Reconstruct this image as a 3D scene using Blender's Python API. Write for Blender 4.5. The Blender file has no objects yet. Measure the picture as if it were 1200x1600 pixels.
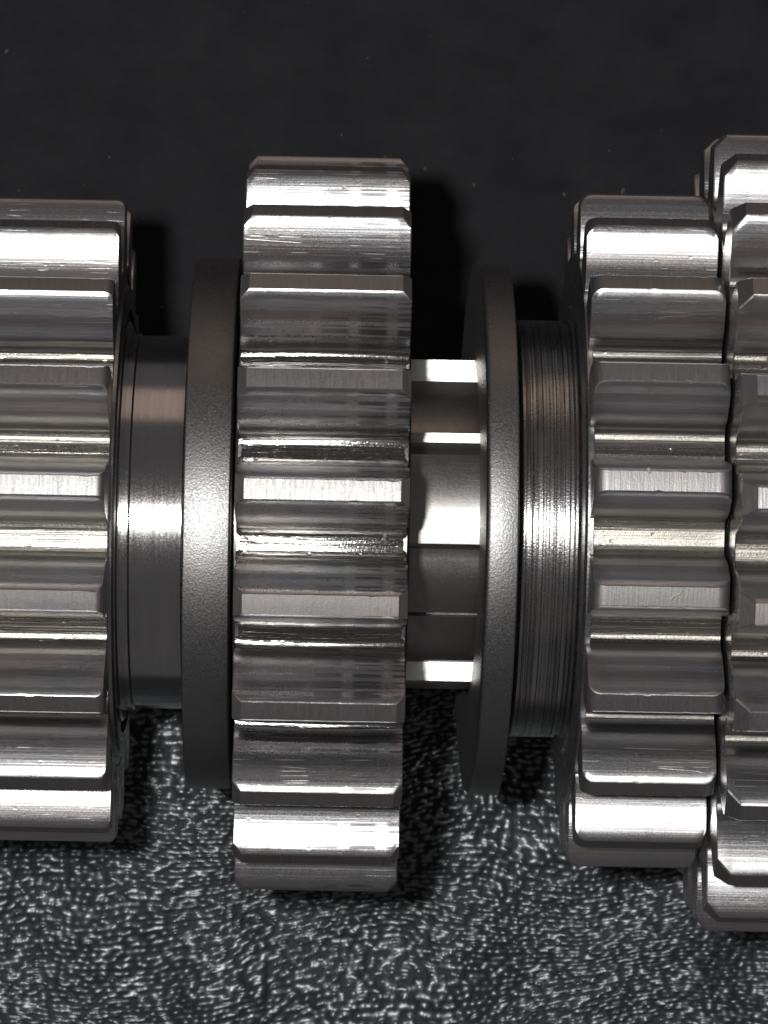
import bpy, math, random
import numpy as np
from mathutils import Vector

# ------------------------------------------------------------------ scale
S = 2.0e-3 / 47.7            # metres per photograph pixel in the plane of the shaft axis (module 2 mm gears)
D = 5700.0                   # camera distance to the shaft axis, in those units
H = 627.0                    # height of the shaft axis above the leather
X0 = 510.0                   # photograph column the camera stands over
def wx(px): return (px - 600.0) * S
def Rd(a): return math.radians(a)
random.seed(7); rng = np.random.default_rng(11)
sc = bpy.context.scene

# ------------------------------------------------------------------ camera
cam = bpy.data.cameras.new('camera'); co = bpy.data.objects.new('camera', cam)
sc.collection.objects.link(co); sc.camera = co
co.location = (wx(X0), 0.0, (H + D) * S)
co.rotation_euler = (0, 0, Rd(1.06))
cam.sensor_fit = 'VERTICAL'; cam.sensor_height = 24.0; cam.lens = 24.0 * D / 1600.0
cam.shift_x = 90 / 1600.0; cam.shift_y = 20 / 1600.0
cam.clip_start = 0.01; cam.clip_end = 50
cam.dof.use_dof = True; cam.dof.focus_distance = (D - 330) * S; cam.dof.aperture_fstop = 130

# ------------------------------------------------------------------ world and lamps
w = bpy.data.worlds.new('World'); sc.world = w; w.use_nodes = True
bg = w.node_tree.nodes['Background']; bg.inputs[0].default_value = (1.0, 0.955, 0.96, 1); bg.inputs[1].default_value = 0.092

fl = bpy.data.lights.new('phone_flash', 'POINT'); fl.energy = 1.7; fl.color = (1.0, 0.985, 0.96); fl.shadow_soft_size = 0.0048
fo = bpy.data.objects.new('phone_flash', fl); sc.collection.objects.link(fo)
fo.location = (wx(X0 - 490), 200 * S, (H + D) * S)

rl = bpy.data.lights.new('room_lamp', 'AREA'); rl.shape = 'RECTANGLE'; rl.size = 1.2; rl.size_y = 0.7
rl.energy = 1.0; rl.color = (1.0, 0.72, 0.56)
ro = bpy.data.objects.new('room_lamp', rl); sc.collection.objects.link(ro)
ro.location = (0.15, 1.6, 0.42)
ro.rotation_euler = (Vector((0, 0, 0.03)) - ro.location).to_track_quat('-Z', 'Y').to_euler()

sc.view_settings.view_transform = 'Standard'; sc.view_settings.look = 'None'
sc.view_settings.exposure = 0.0; sc.view_settings.gamma = 1.0
sc.render.engine = 'CYCLES'
sc.cycles.filter_width = 1.6; sc.cycles.max_bounces = 6; sc.cycles.glossy_bounces = 5; sc.cycles.sample_clamp_indirect = 4.0

# ------------------------------------------------------------------ materials
class NT:
    def __init__(s, name):
        s.m = bpy.data.materials.new(name); s.m.use_nodes = True
        s.n = s.m.node_tree.nodes; s.l = s.m.node_tree.links
        s.b = s.n['Principled BSDF']
    def node(s, t, **k):
        x = s.n.new(t)
        for a, v in k.items(): setattr(x, a, v)
        return x
    def link(s, a, b): s.l.new(a, b)
    def pos(s, scale):
        g = s.node('ShaderNodeNewGeometry'); v = s.node('ShaderNodeVectorMath', operation='MULTIPLY')
        s.link(g.outputs['Position'], v.inputs[0]); v.inputs[1].default_value = scale
        return v.outputs[0]
    def noise(s, scale, detail=3.0, rough=0.55):
        t = s.node('ShaderNodeTexNoise'); t.inputs['Scale'].default_value = 1.0
        t.inputs['Detail'].default_value = detail; t.inputs['Roughness'].default_value = rough
        s.link(s.pos(scale), t.inputs['Vector']); return t.outputs['Fac']
    def ramp(s, f, a, b, lo, hi):
        r = s.node('ShaderNodeMapRange'); s.link(f, r.inputs[0])
        for i, v in enumerate((a, b, lo, hi)): r.inputs[i + 1].default_value = v
        return r.outputs[0]
    def math(s, op, a, b):
        m = s.node('ShaderNodeMath', operation=op)
        for i, v in enumerate((a, b)):
            if isinstance(v, (int, float)): m.inputs[i].default_value = v
            else: s.link(v, m.inputs[i])
        return m.outputs[0]
    def mixc(s, f, a, b):
        m = s.node('ShaderNodeMix', data_type='RGBA'); s.link(f, m.inputs['Factor'])
        for k, v in (('A', a), ('B', b)):
            i = [q for q in m.inputs if q.name == k and q.type == 'RGBA'][0]
            if isinstance(v, tuple): i.default_value = (*v, 1)
            else: s.link(v, i)
        return [q for q in m.outputs if q.type == 'RGBA'][0]
    def bump(s, f, strength, dist):
        b = s.node('ShaderNodeBump'); b.inputs['Strength'].default_value = strength; b.inputs['Distance'].default_value = dist
        s.link(f, b.inputs['Height']); return b

def steel(name, streak, col=(0.50, 0.50, 0.515), rough=(0.16, 0.36), aniso=0.6, lines_along='x', bump=0.25, pits=0.35, dash=None, contrast=0.86, grain=(-0.03, 0.06), scratch=0.0, fineb=0.25):
    """bare machined steel; streak = noise frequency (per metre) along x, y, z"""
    t = NT(name); b = t.b
    b.inputs['Metallic'].default_value = 1.0
    f = t.noise(streak, 4.0, 0.6)
    big = t.noise((160, 260, 260), 2.0)
    dark = tuple(c * contrast for c in col); warm = (col[0] * 1.04, col[1] * 0.97, col[2] * 0.92)
    c1 = t.mixc(t.ramp(f, 0.3, 0.7, 0, 1), dark, col)
    c2 = t.mixc(t.ramp(big, 0.42, 0.7, 0, 0.7), c1, warm)
    r = t.ramp(f, 0.28, 0.72, rough[1], rough[0])
    fine = t.noise((9000, 9000, 9000), 2.0)
    r = t.math('ADD', r, t.ramp(fine, 0.35, 0.7, *grain))
    if dash:
        # worn contact patches: short dull dashes that thicken towards one end of the teeth
        d = t.noise((110, 3900, 3900), 1.0)
        g = t.node('ShaderNodeNewGeometry'); sx = t.node('ShaderNodeSeparateXYZ'); t.link(g.outputs['Position'], sx.inputs[0])
        m = t.ramp(sx.outputs[0], dash[0], dash[1], 0, 1)
        col_ = t.math('ABSOLUTE', t.math('SINE', t.math('MULTIPLY', sx.outputs[0], math.pi / (56 * S)), 0), 0)
        d = t.math('MULTIPLY', t.ramp(d, 0.50, 0.57, 0, 1), t.ramp(col_, 0.25, 0.6, 0, 1))
        d = t.math('MULTIPLY', d, m)
        c2 = t.mixc(d, c2, tuple(c * 0.36 for c in col))
        r = t.math('ADD', r, t.math('MULTIPLY', d, 0.16))
    # small nicks and pits
    v = t.node('ShaderNodeTexVoronoi'); v.inputs['Scale'].default_value = 1.0
    t.link(t.pos((900, 1500, 1500)), v.inputs['Vector'])
    pit = t.ramp(v.outputs['Distance'], 0.05, 0.16, 0, 1)
    h = t.math('ADD', f, t.math('MULTIPLY', pit, pits))
    if scratch:
        mp = t.node('ShaderNodeMapping'); mp.inputs['Rotation'].default_value = (0.1, 0.12, 0.42); mp.inputs['Scale'].default_value = (45, 2200, 2200)
        g2 = t.node('ShaderNodeNewGeometry'); t.link(g2.outputs['Position'], mp.inputs['Vector'])
        sn = t.node('ShaderNodeTexNoise'); sn.inputs['Scale'].default_value = 1.0; sn.inputs['Detail'].default_value = 0.0
        t.link(mp.outputs[0], sn.inputs['Vector'])
        ab = t.math('ABSOLUTE', t.math('SUBTRACT', sn.outputs['Fac'], 0.5), 0)
        sk = t.math('MULTIPLY', t.ramp(ab, 0.0, 0.012, 1, 0), t.ramp(t.noise((420, 420, 420), 1.0), 0.52, 0.6, 0, 1))
        h = t.math('SUBTRACT', h, t.math('MULTIPLY', sk, scratch))
        r = t.math('ADD', r, t.math('MULTIPLY', sk, 0.2))
    h = t.math('ADD', h, t.math('MULTIPLY', fine, fineb))
    bp = t.bump(h, bump, 4e-5)
    t.link(bp.outputs[0], b.inputs['Normal'])
    t.link(c2, b.inputs['Base Color']); t.link(r, b.inputs['Roughness'])
    b.inputs['Anisotropic'].default_value = aniso
    tv = t.node('ShaderNodeCombineXYZ'); tv.inputs[0].default_value = 1.0
    t.link(tv.outputs[0], b.inputs['Tangent'])
    b.inputs['Anisotropic Rotation'].default_value = 0.25 if lines_along == 'x' else 0.0
    return t.m

M = {}
M['flank'] = steel('ground_steel_flank', (38, 6200, 6200), rough=(0.28, 0.39), aniso=0.45, lines_along='around', bump=0.3, contrast=0.75, scratch=0.45)
M['flank_worn'] = steel('worn_steel_flank', (38, 6200, 6200), rough=(0.25, 0.36), aniso=0.45, lines_along='around', bump=0.3, contrast=0.75, scratch=0.4, dash=(wx(430), wx(570)))
M['land'] = steel('turned_steel_land', (6500, 500, 500), col=(0.35, 0.343, 0.345), rough=(0.41, 0.54), aniso=0.2, lines_along='around', bump=0.5, pits=0.12)
M['root'] = steel('hobbed_steel_root', (30, 4200, 4200), col=(0.285, 0.277, 0.255), rough=(0.25, 0.36), aniso=0.5, lines_along='around', bump=0.9, contrast=0.6)
M['root_oily'] = steel('oily_steel_root', (30, 3800, 3800), col=(0.30, 0.298, 0.29), rough=(0.08, 0.18), aniso=0.1, lines_along='around', bump=0.7, contrast=0.6)
M['side'] = steel('turned_steel_side', (1500, 900, 900), col=(0.38, 0.38, 0.39), rough=(0.22, 0.32), aniso=0.0, lines_along='around')
M['collar'] = steel('polished_collar_steel', (5200, 120, 120), col=(0.52, 0.52, 0.53), rough=(0.15, 0.24), aniso=0.6, lines_along='around', bump=0.10, pits=0.08)
M['brushed'] = steel('scored_collar_steel', (3000, 60, 60), col=(0.53, 0.53, 0.54), rough=(0.15, 0.38), aniso=0.6, lines_along='around', bump=1.0, pits=0.05, contrast=0.4)
M['washer'] = steel('matte_washer_steel', (7000, 5200, 5200), col=(0.235, 0.235, 0.24), rough=(0.36, 0.48), aniso=0.1, lines_along='around', bump=0.32, pits=0.1, fineb=1.0, grain=(-0.06, 0.08))
M['shaft'] = steel('spline_shaft_steel', (1200, 1200, 1200), col=(0.40, 0.395, 0.39), rough=(0.34, 0.42), aniso=0.5, lines_along='around', bump=0.10, pits=0.10, scratch=0.3)

def leather_mat():
    t = NT('black_grained_leather'); b = t.b
    f = t.noise((12000, 12000, 12000), 2.0); g = t.noise((300, 300, 300), 2.0)
    c = t.mixc(t.ramp(g, 0.35, 0.65, 0, 1), (0.013, 0.0150, 0.0185), (0.019, 0.0212, 0.0250))
    t.link(c, b.inputs['Base Color'])
    # the crests of the grain are rubbed glossy, the valleys stay matte
    wa = t.node('ShaderNodeAttribute', attribute_name='worn_crest')
    t.link(t.math('ADD', t.ramp(wa.outputs['Fac'], 0.0, 1.0, 0.52, 0.34), t.ramp(f, 0.3, 0.7, 0.0, 0.08)), b.inputs['Roughness'])
    t.link(t.ramp(wa.outputs['Fac'], 0.0, 1.0, 0.14, 1.0), b.inputs['Specular IOR Level'])
    b.inputs['Specular IOR Level'].default_value = 1.0; b.inputs['IOR'].default_value = 1.68; b.inputs['Specular Tint'].default_value = (0.93, 0.98, 1.0, 1)
    bp = t.bump(f, 0.2, 1.5e-5); t.link(bp.outputs[0], b.inputs['Normal'])
    return t.m
def panel_mat():
    t = NT('smooth_black_panel'); b = t.b
    f = t.noise((170, 210, 210), 5.0, 0.65); h = t.noise((7000, 7000, 7000), 2.0)
    t.link(t.mixc(t.ramp(f, 0.35, 0.7, 0, 1), (0.0135, 0.0125, 0.0150), (0.0235, 0.0225, 0.0255)), b.inputs['Base Color'])
    t.link(t.ramp(f, 0.3, 0.7, 0.62, 0.66), b.inputs['Roughness'])
    b.inputs['Specular IOR Level'].default_value = 0.08
    bp = t.bump(h, 0.25, 2e-5); t.link(bp.outputs[0], b.inputs['Normal'])
    return t.m
def plain(name, col, rough=0.8):
    t = NT(name); t.b.inputs['Base Color'].default_value = (*col, 1); t.b.inputs['Roughness'].default_value = rough
    f = t.noise((4000, 4000, 4000), 2.0); t.link(t.ramp(f, 0.3, 0.7, rough - 0.1, rough), t.b.inputs['Roughness'])
    return t.m
M['leather'] = leather_mat(); M['panel'] = panel_mat(); M['dust'] = plain('grey_dust', (0.10, 0.095, 0.09)); M['lint'] = plain('pale_lint', (0.7, 0.66, 0.58))

# ------------------------------------------------------------------ mesh helpers
def link(o, parent=None):
    sc.collection.objects.link(o)
    if parent: o.parent = parent
    return o
def mesh(name, V, F, mats, slots=None, angle=32):
    me = bpy.data.meshes.new(name); me.from_pydata([tuple(v) for v in V], [], F)
    for m in mats: me.materials.append(m)
    me.polygons.foreach_set('use_smooth', [True] * len(F))
    if slots: me.polygons.foreach_set('material_index', slots)
    me.update()
    me.set_sharp_from_angle(angle=Rd(angle))
    return me
def obj(name, me, parent=None, loc=(0, 0, 0)):
    o = bpy.data.objects.new(name, me); o.location = loc; return link(o, parent)
def tag(o, label=None, cat=None, group=None, kind=None):
    for k, v in (('label', label), ('category', cat), ('group', group), ('kind', kind)):
        if v: o[k] = v
    return o
def empty(name, loc):
    o = bpy.data.objects.new(name, None); o.location = loc; o.empty_display_size = 0.005; return link(o)
def lathe(name, prof, mat, seg=160, closed=True, slots=None, mats=None):
    """prof: (x, r) list in photograph pixels, x relative to the thing; revolved about the shaft axis"""
    V, F, sl = [], [], []
    n = len(prof)
    for i in range(seg):
        a = 2 * math.pi * i / seg
        for x, r in prof: V.append((x * S, -r * math.sin(a) * S, r * math.cos(a) * S))
    for i in range(seg):
        j = (i + 1) % seg
        for k in range(n if closed else n - 1):
            q = (k + 1) % n
            F.append((i * n + k, i * n + q, j * n + q, j * n + k)); sl.append(slots[k] if slots else 0)
    return mesh(name, V, F, mats or [mat], sl, 28)
def rounded(x0, x1, r_in, r_out, e0, e1, n=4):
    """ring section with rounded outer edges e0 (left) and e1 (right)"""
    p = [(x0, r_in)]
    for k in range(n + 1):
        a = math.pi / 2 * k / n
        p.append((x0 + e0 - e0 * math.cos(a), r_out - e0 + e0 * math.sin(a)))
    for k in range(n + 1):
        a = math.pi / 2 * k / n
        p.append((x1 - e1 + e1 * math.sin(a), r_out - e1 + e1 * math.cos(a)))
    p.append((x1, r_in))
    return p

# ------------------------------------------------------------------ gears
MOD = 47.7
def inv(a): return math.tan(a) - a
def tooth_mesh(N, half, cl, cr, style, crown, mats, seed=0):
    """one tooth with half a root space on each side; x from -half to half (pixels)"""
    rp = MOD * N / 2; rb = rp * math.cos(Rd(20)); ra = rp + MOD * 0.985; rf = rp - 1.22 * MOD
    def psi(r):
        r = max(r, rb)
        return math.pi / (2 * N) * 0.97 + inv(Rd(20)) - inv(math.acos(min(1, rb / r)))
    st = []                                             # stations: (x, tip radius, inset)
    def ends(c, sgn):
        o = [(half, ra - c, 0.9), (half - 1.6, ra - c + (1.6 if style == 'flat' else 0), 0.0)]
        if style == 'flat': o += [(half - c, ra, 0.0)]
        else:
            o = [(half, ra - c, 0.9)]
            for k in range(1, 6):
                a = math.pi / 2 * k / 5
                o.append((half - c + c * math.cos(a), ra - c + c * math.sin(a), 0.0))
        return [(sgn * x, r, i) for x, r, i in o]
    rn = random.Random(seed)
    mid = [(half * 0.8 * (k / 11 - 1), ra, 0.0) for k in range(0, 23)]
    st = ends(cl, -1) + mid + ends(cr, 1)[::-1]
    st.sort(key=lambda q: q[0])
    V, F, sl = [], [], []
    def section(x, rt, ins):
        rfx = rf - ins
        if crown: rfx -= crown * (x / half) ** 2
        w = ins / rp
        pb = psi(rb) + 0.006
        P = [(math.pi / N, rf - 9), (math.pi / N, rfx)]
        fs = pb + 0.36 * MOD / rf
        fs = min(fs, math.pi / N - 0.004)
        P.append(((math.pi / N + fs) / 2, rfx))
        top = rfx + 0.42 * MOD
        for k in range(7):
            t = k / 6
            a = (1 - t) ** 2 * fs + 2 * t * (1 - t) * pb + t * t * psi(top)
            r = (1 - t) ** 2 * rfx + 2 * t * (1 - t) * rfx + t * t * top
            P.append((a - w, r))
        for k in range(1, 9):
            r = top + (rt - 2.2 - top) * k / 8
            P.append((psi(r) - w, r))
        Q = []
        for side in (0, 1):
            j = rn.uniform(0, 0.35) if rn.random() < 0.92 else rn.uniform(0.5, 2.0)
            q = list(P); q[-1] = (q[-1][0], q[-1][1] - j * 0.7)
            q.append((psi(rt) - (1.5 + j) / rt - w, rt)); q.append(((psi(rt) - 1.6 / rt - w) * 0.33, rt)); Q.append(q)
        return Q[0] + [(-a, r) for a, r in Q[1][::-1]]
    secs = [section(*q) for q in st]; n = len(secs[0]); half_n = n // 2
    for (x, _, _), sec in zip(st, secs):
        for a, r in sec: V.append((x * S, -r * math.sin(a) * S, r * math.cos(a) * S))
    for i in range(len(st) - 1):
        for k in range(n - 1):
            F.append((i * n + k, i * n + k + 1, (i + 1) * n + k + 1, (i + 1) * n + k))
            is_land = half_n - 2 <= k <= half_n
            kk = min(k, n - 2 - k); sl.append(1 if is_land else (2 if kk == 0 else (3 if kk <= 6 else 0)))
    for base, flip in ((0, True), ((len(st) - 1) * n, False)):
        for k in range(half_n - 1):
            q = (base + k, base + k + 1, base + n - 2 - k, base + n - 1 - k)
            F.append(q if flip else q[::-1]); sl.append(2)
    return mesh('tooth', V, F, mats, sl, 26)

def gear(N, phase, xa, xb, label, style, chl, chr_, body_prof, flank='flank', crown=0.0, group='gears on the shaft'):
    xc = (xa + xb) / 2; half = (xb - xa) / 2
    g = empty('spur_gear', (wx(xc), 0, H * S)); tag(g, label, 'gear', group)
    rf = MOD * N / 2 - 1.22 * MOD
    prof = [(-half + 1.0, 266), (-half + 1.0, rf - 4.5), (half - 1.0, rf - 4.5), (half - 1.0, 266)]
    obj('gear_body', lathe('gear_body', prof, M['side']), g)
    for nm, p, m in body_prof:
        obj(nm, lathe(nm, [(x - xc, r) for x, r in p], m), g)
    mes = [tooth_mesh(N, half, chl, chr_, style, crown, [M[flank], M['land'], M['side'], M['root_oily' if crown else 'root']], N * 10 + v) for v in range(4)]
    for k in range(N):
        o = obj('tooth', mes[(k * 7 + k // 3) % 4], g); o.rotation_euler = (Rd(phase + 360.0 * k / N), 0, 0)
    return g

# ------------------------------------------------------------------ setting: leather and panel
def leather_sheet():
    def axis(a, b, step, lo, hi, ext=None):
        c = list(np.arange(a, b, step)) + (list(np.arange(b, ext, 3.2)) if ext else []); s = step; x = c[-1]
        while x < hi: s *= 1.22; x += s; c.append(x)
        s = step; x = c[0]; pre = []
        while x > lo: s *= 1.22; x -= s; pre.append(x)
        return np.array(pre[::-1] + c)
    xs = axis(-150, 1370, 1.8, -1500, 2700); ys = axis(190, 985, 1.8, -5, 2500, 1750)   # ys: distance towards the viewer's bottom
    X, Y = np.meshgrid(xs, ys)
    def sines(k, sc_, seed):
        r = np.random.default_rng(seed); o = np.zeros_like(X)
        for i in range(k):
            f = r.uniform(0.5, 1.6) / sc_; a = r.uniform(0, 2 * np.pi); p = r.uniform(0, 6.28)
            o += np.sin(2 * np.pi * f * (X * np.cos(a) + Y * np.sin(a)) + p)
        return o / np.sqrt(k)
    wu = sines(7, 620, 1) * 14 + sines(6, 200, 2) * 2.0
    wv = sines(7, 560, 3) * 20 + sines(6, 190, 4) * 2.5
    u = (X + wu) / 12.8; v = (Y + wv + 0.10 * X) / 9.4
    iu = np.floor(u).astype(np.int64); iv = np.floor(v).astype(np.int64)
    def hsh(a, b, k):
        h = (a * 374761393 + b * 668265263 + k * 982451653) & 0xFFFFFFFF
        h = ((h ^ (h >> 13)) * 1274126177) & 0xFFFFFFFF
        return ((h ^ (h >> 16)) & 0xFFFF) / 65535.0
    Z = np.zeros_like(X)
    for du in (-1, 0, 1):
        for dv in (-1, 0, 1):
            a, b = iu + du, iv + dv
            cx = a + 0.5 + (hsh(a, b, 1) - 0.5) * 0.9; cy = b + 0.5 + (hsh(a, b, 2) - 0.5) * 0.42
            amp = 0.52 + 0.62 * hsh(a, b, 3); wd = 0.80 + 0.42 * hsh(a, b, 4)
            d2 = ((u - cx) / (0.45 * wd)) ** 2 + ((v - cy) / (0.39 * wd)) ** 2
            Z = Z + amp * np.exp(-d2)
    crest = np.clip((Z - 0.30) / 0.34, 0, 1)
    fold = np.maximum(0, sines(5, 260, 9)) * 1.5
    h = Z * 2.6 + fold * 2.2 + sines(5, 300, 12) * 8.0 + sines(6, 95, 14) * 0.9 + sines(6, 40, 13) * 0.35
    edge = np.clip((X + 250) / 100, 0, 1) * np.clip((1470 - X) / 100, 0, 1) * np.clip((1850 - Y) / 100, 0, 1)
    h = (h - 7.0) * np.where(edge > 0, edge, 0) - 7.0 * (1 - edge)
    # the sheet rolls down over its hidden edge below the shaft
    t = np.clip((150 - Y) / 150, 0, 1); h = h - 240 * (1 - np.sqrt(np.clip(1 - t * t, 0, 1)))
    ny, nx = X.shape
    co_ = np.stack([(X - 600) * S, -Y * S, h * S], -1).reshape(-1, 3).astype(np.float32)
    i = np.arange(ny * nx).reshape(ny, nx)
    q = np.stack([i[1:, :-1], i[1:, 1:], i[:-1, 1:], i[:-1, :-1]], -1).reshape(-1, 4).astype(np.int32)
    me = bpy.data.meshes.new('leather_surface')
    me.vertices.add(len(co_)); me.vertices.foreach_set('co', co_.ravel())
    me.loops.add(q.size); me.loops.foreach_set('vertex_index', q.ravel())
    me.polygons.add(len(q)); me.polygons.foreach_set('loop_start', np.arange(0, q.size, 4, dtype=np.int32))
    me.polygons.foreach_set('use_smooth', np.ones(len(q), dtype=bool))
    me.update(); me.validate()
    at = me.attributes.new('worn_crest', 'FLOAT', 'POINT'); at.data.foreach_set('value', crest.ravel().astype(np.float32))
    me.materials.append(M['leather'])
    return me
lo = obj('leather_surface', leather_sheet()); tag(lo, 'black pebble-grained leather lying under the gears', None, None, 'structure')

def slab(name, x0, x1, y0, y1, z0, z1, mat):
    V = [(x, y, z) for z in (z0, z1) for y in (y0, y1) for x in (x0, x1)]
    V = [((x - 600) * S, y * S, z * S) for x, y, z in V]
    F = [(0, 2, 3, 1), (4, 5, 7, 6), (0, 1, 5, 4), (2, 6, 7, 3), (0, 4, 6, 2), (1, 3, 7, 5)]
    return mesh(name, V, F, [mat])
PZ = -220.0
po = obj('smooth_panel', slab('smooth_panel', -1500, 2700, -300, 2600, PZ - 40, PZ, M['panel'])); tag(po, 'smooth dark panel behind the gears', None, None, 'structure')

# ------------------------------------------------------------------ shaft
def shaft_mesh(x0, x1):
    P = []                                              # (y down, z towards the camera)
    P += [(-250, -60), (-259, 0), (-258, 62), (-225, 61), (-221, 68)]
    for k in range(8):
        y = -216 + (216 - 145) * k / 7; P.append((y, math.sqrt(229 ** 2 - y * y)))
    P += [(-142, 180), (-128, 180), (-125, 184), (-108, 235)]
    for k in range(11):
        y = -104 + 129 * k / 10; P.append((y, math.sqrt(259 ** 2 - y * y)))
    P += [(29, 253), (33, 234), (40, 231.5), (47, 230)]
    for k in range(1, 8):
        y = 49 + 80 * k / 7; P.append((y, math.sqrt(235 ** 2 - y * y)))
    P += [(132, 190), (135, 193)]
    for k in range(1, 8):
        y = 136 + 68 * k / 7; P.append((y, math.sqrt(236 ** 2 - y * y)))
    P += [(206, 86), (208, 77.5), (237, 79), (241, 70), (244, 50), (252, 20), (250, -50)]
    for k in range(1, 24):
        a = Rd(100 + 158 * k / 23); P.append((250 * math.sin(a), 250 * math.cos(a)))
    n = len(P); V = []
    for x in (x0, x1):
        for y, z in P: V.append((x * S, -y * S, z * S))
    F = [(k, (k + 1) % n, n + (k + 1) % n, n + k) for k in range(n)]
    F += [tuple(range(n))[::-1], tuple(range(n, 2 * n))]
    return mesh('splined_shaft', V, F, [M['shaft']], None, 24)
so = obj('splined_shaft', shaft_mesh(-110, 750), None, (wx(600), 0, H * S))
tag(so, 'bare steel splined shaft between the middle gear and the right washer', 'shaft')

# ------------------------------------------------------------------ the four gears
GROOVES = []
gx = 804.0
while gx < 864:
    gw = random.uniform(1.2, 3.4); gd = random.choice((0.3, 0.6, 1.2, 2.2))
    GROOVES += [(gx, 325 + random.uniform(-0.3, 0.3)), (gx + gw / 2, 325 - gd), (gx + gw, 325 + random.uniform(-0.3, 0.3))]
    gx += gw + random.uniform(0.8, 5.0)
gear(19, -5.7, -80, 192, 'steel spur gear at the left edge with a polished collar on its right', 'round', 12, 12,
     [('flange', [(180, 266), (180, 372), (196, 368), (199, 362), (199, 330), (193, 322), (193, 266)], M['side']),
      ('shoulder', [(185, 266), (185, 312), (198, 312), (201, 309), (201, 266)], M['collar']),
      ('collar', [(200, 266), (200, 294), (215, 294), (218, 291), (294, 291), (297, 288), (297, 266)], M['collar'])])
gear(22, -4.9, 380, 627, 'wide steel spur gear in the middle, between dark washer and bare splined shaft', 'flat', 13, 13,
     [('hub', [(374, 266), (374, 330), (630, 330), (633, 327), (633, 266)], M['side'])],
     flank='flank_worn', crown=5.0)
gear(20, -7.75, 890, 1087, 'steel spur gear with rounded tooth corners and a scored collar on its left', 'round', 18, 18,
     [('flange', [(880, 266), (880, 346), (884, 350), (893, 350), (893, 266)], M['side']),
      ('rim_step', [(884, 266), (884, 426), (888, 430), (896, 430), (896, 266)], M['side']),
      ('collar', [(797, 266), (797, 322), (800, 325)] + GROOVES + [(868, 325), (871, 321), (875, 321), (878, 326), (886, 326), (886, 266)], M['brushed'])])
gear(24, -4.5, 1091, 1293, 'largest steel spur gear, cut off by the right edge of the photo', 'flat', 20, 20,
     [('hub', [(1088.5, 266), (1088.5, 388), (1093, 392), (1299, 392), (1299, 266)], M['side'])])

# ------------------------------------------------------------------ washers
def washer(x0, x1, r, e0, e1, label, tilt):
    xc = (x0 + x1) / 2
    o = obj('thrust_washer', lathe('thrust_washer', [(x - xc, q) for x, q in rounded(x0, x1, 262, r, e0, e1)], M['washer'], 200), None, (wx(xc), 0, H * S))
    o.rotation_euler = (0, Rd(tilt), 0)
    return tag(o, label, 'washer', 'washers on the shaft')
washer(301, 370, 414, 3, 3, 'matte grey washer ring close against the left side of the middle gear', 0.0)
washer(733, 781, 415, 8, 3, 'matte grey washer ring between bare splined shaft and scored collar', 1.2)

# ------------------------------------------------------------------ dust
def specks(name, pts, mat):
    V, F = [], []
    for x, y, z, r, el, an in pts:
        b = len(V)
        for k in range(6):
            a = k * math.pi / 3; rr = r * random.uniform(0.7, 1.2)
            dx, dy = rr * el * math.cos(a), rr * math.sin(a)
            V.append(((x - 600 + dx * math.cos(an) - dy * math.sin(an)) * S, (y + dx * math.sin(an) + dy * math.cos(an)) * S, z * S))
        V.append(((x - 600) * S, y * S, (z + r) * S))
        for k in range(6): F.append((b + k, b + (k + 1) % 6, b + 6))
    return mesh(name, V, F, [mat])
pts = []
for k in range(70):
    pts.append((random.uniform(-300, 1500), random.uniform(280, 1000), PZ + 0.4, random.choice((0.8, 1.0, 1.3, 1.3, 1.8, 3.2)), random.uniform(1, 2), random.uniform(0, 3)))
do = obj('dust', specks('dust', pts, M['dust'])); tag(do, 'pale dust specks scattered on the smooth dark panel', 'dust', None, 'stuff')

def lint_on(gx_px, gy_px, r, ln, wd, an):
    """a fibre lying on a tooth top at radius r, found from where the photograph shows it"""
    k = (D - r) / D; x = X0 + (gx_px - X0) * k; y = (gy_px - 831) * k
    z = math.sqrt(r * r - y * y) + H
    V, F = [], []
    for i in range(6):
        t = (i / 5 - 0.5) * ln; b = math.sin(i * 1.3) * wd * 0.5
        for dx, dz in ((-wd / 2, 0), (wd / 2, 0), (0, wd)):
            u, v = t, b + dx
            V.append(((x - 600 + u * math.cos(an) - v * math.sin(an)) * S, (-y + u * math.sin(an) + v * math.cos(an)) * S, (z + dz + 0.4) * S))
    for i in range(5):
        for q in range(3):
            F.append((i * 3 + q, i * 3 + (q + 1) % 3, i * 3 + 3 + (q + 1) % 3, i * 3 + 3 + q))
    return V, F
V, F = [], []
for a in ((1060, 931, 528, 20, 2.6, 0.7), (1013, 737, 524, 9, 4, 2.2), (1019, 1200, 492, 22, 1.8, -1.0)):
    v, f = lint_on(*a); b = len(V); V += v; F += [tuple(i + b for i in q) for q in f]
li = obj('lint', mesh('lint', V, F, [M['lint']])); tag(li, 'pale lint fibres stuck on the teeth of the rounded-corner gear', 'lint', None, 'stuff')
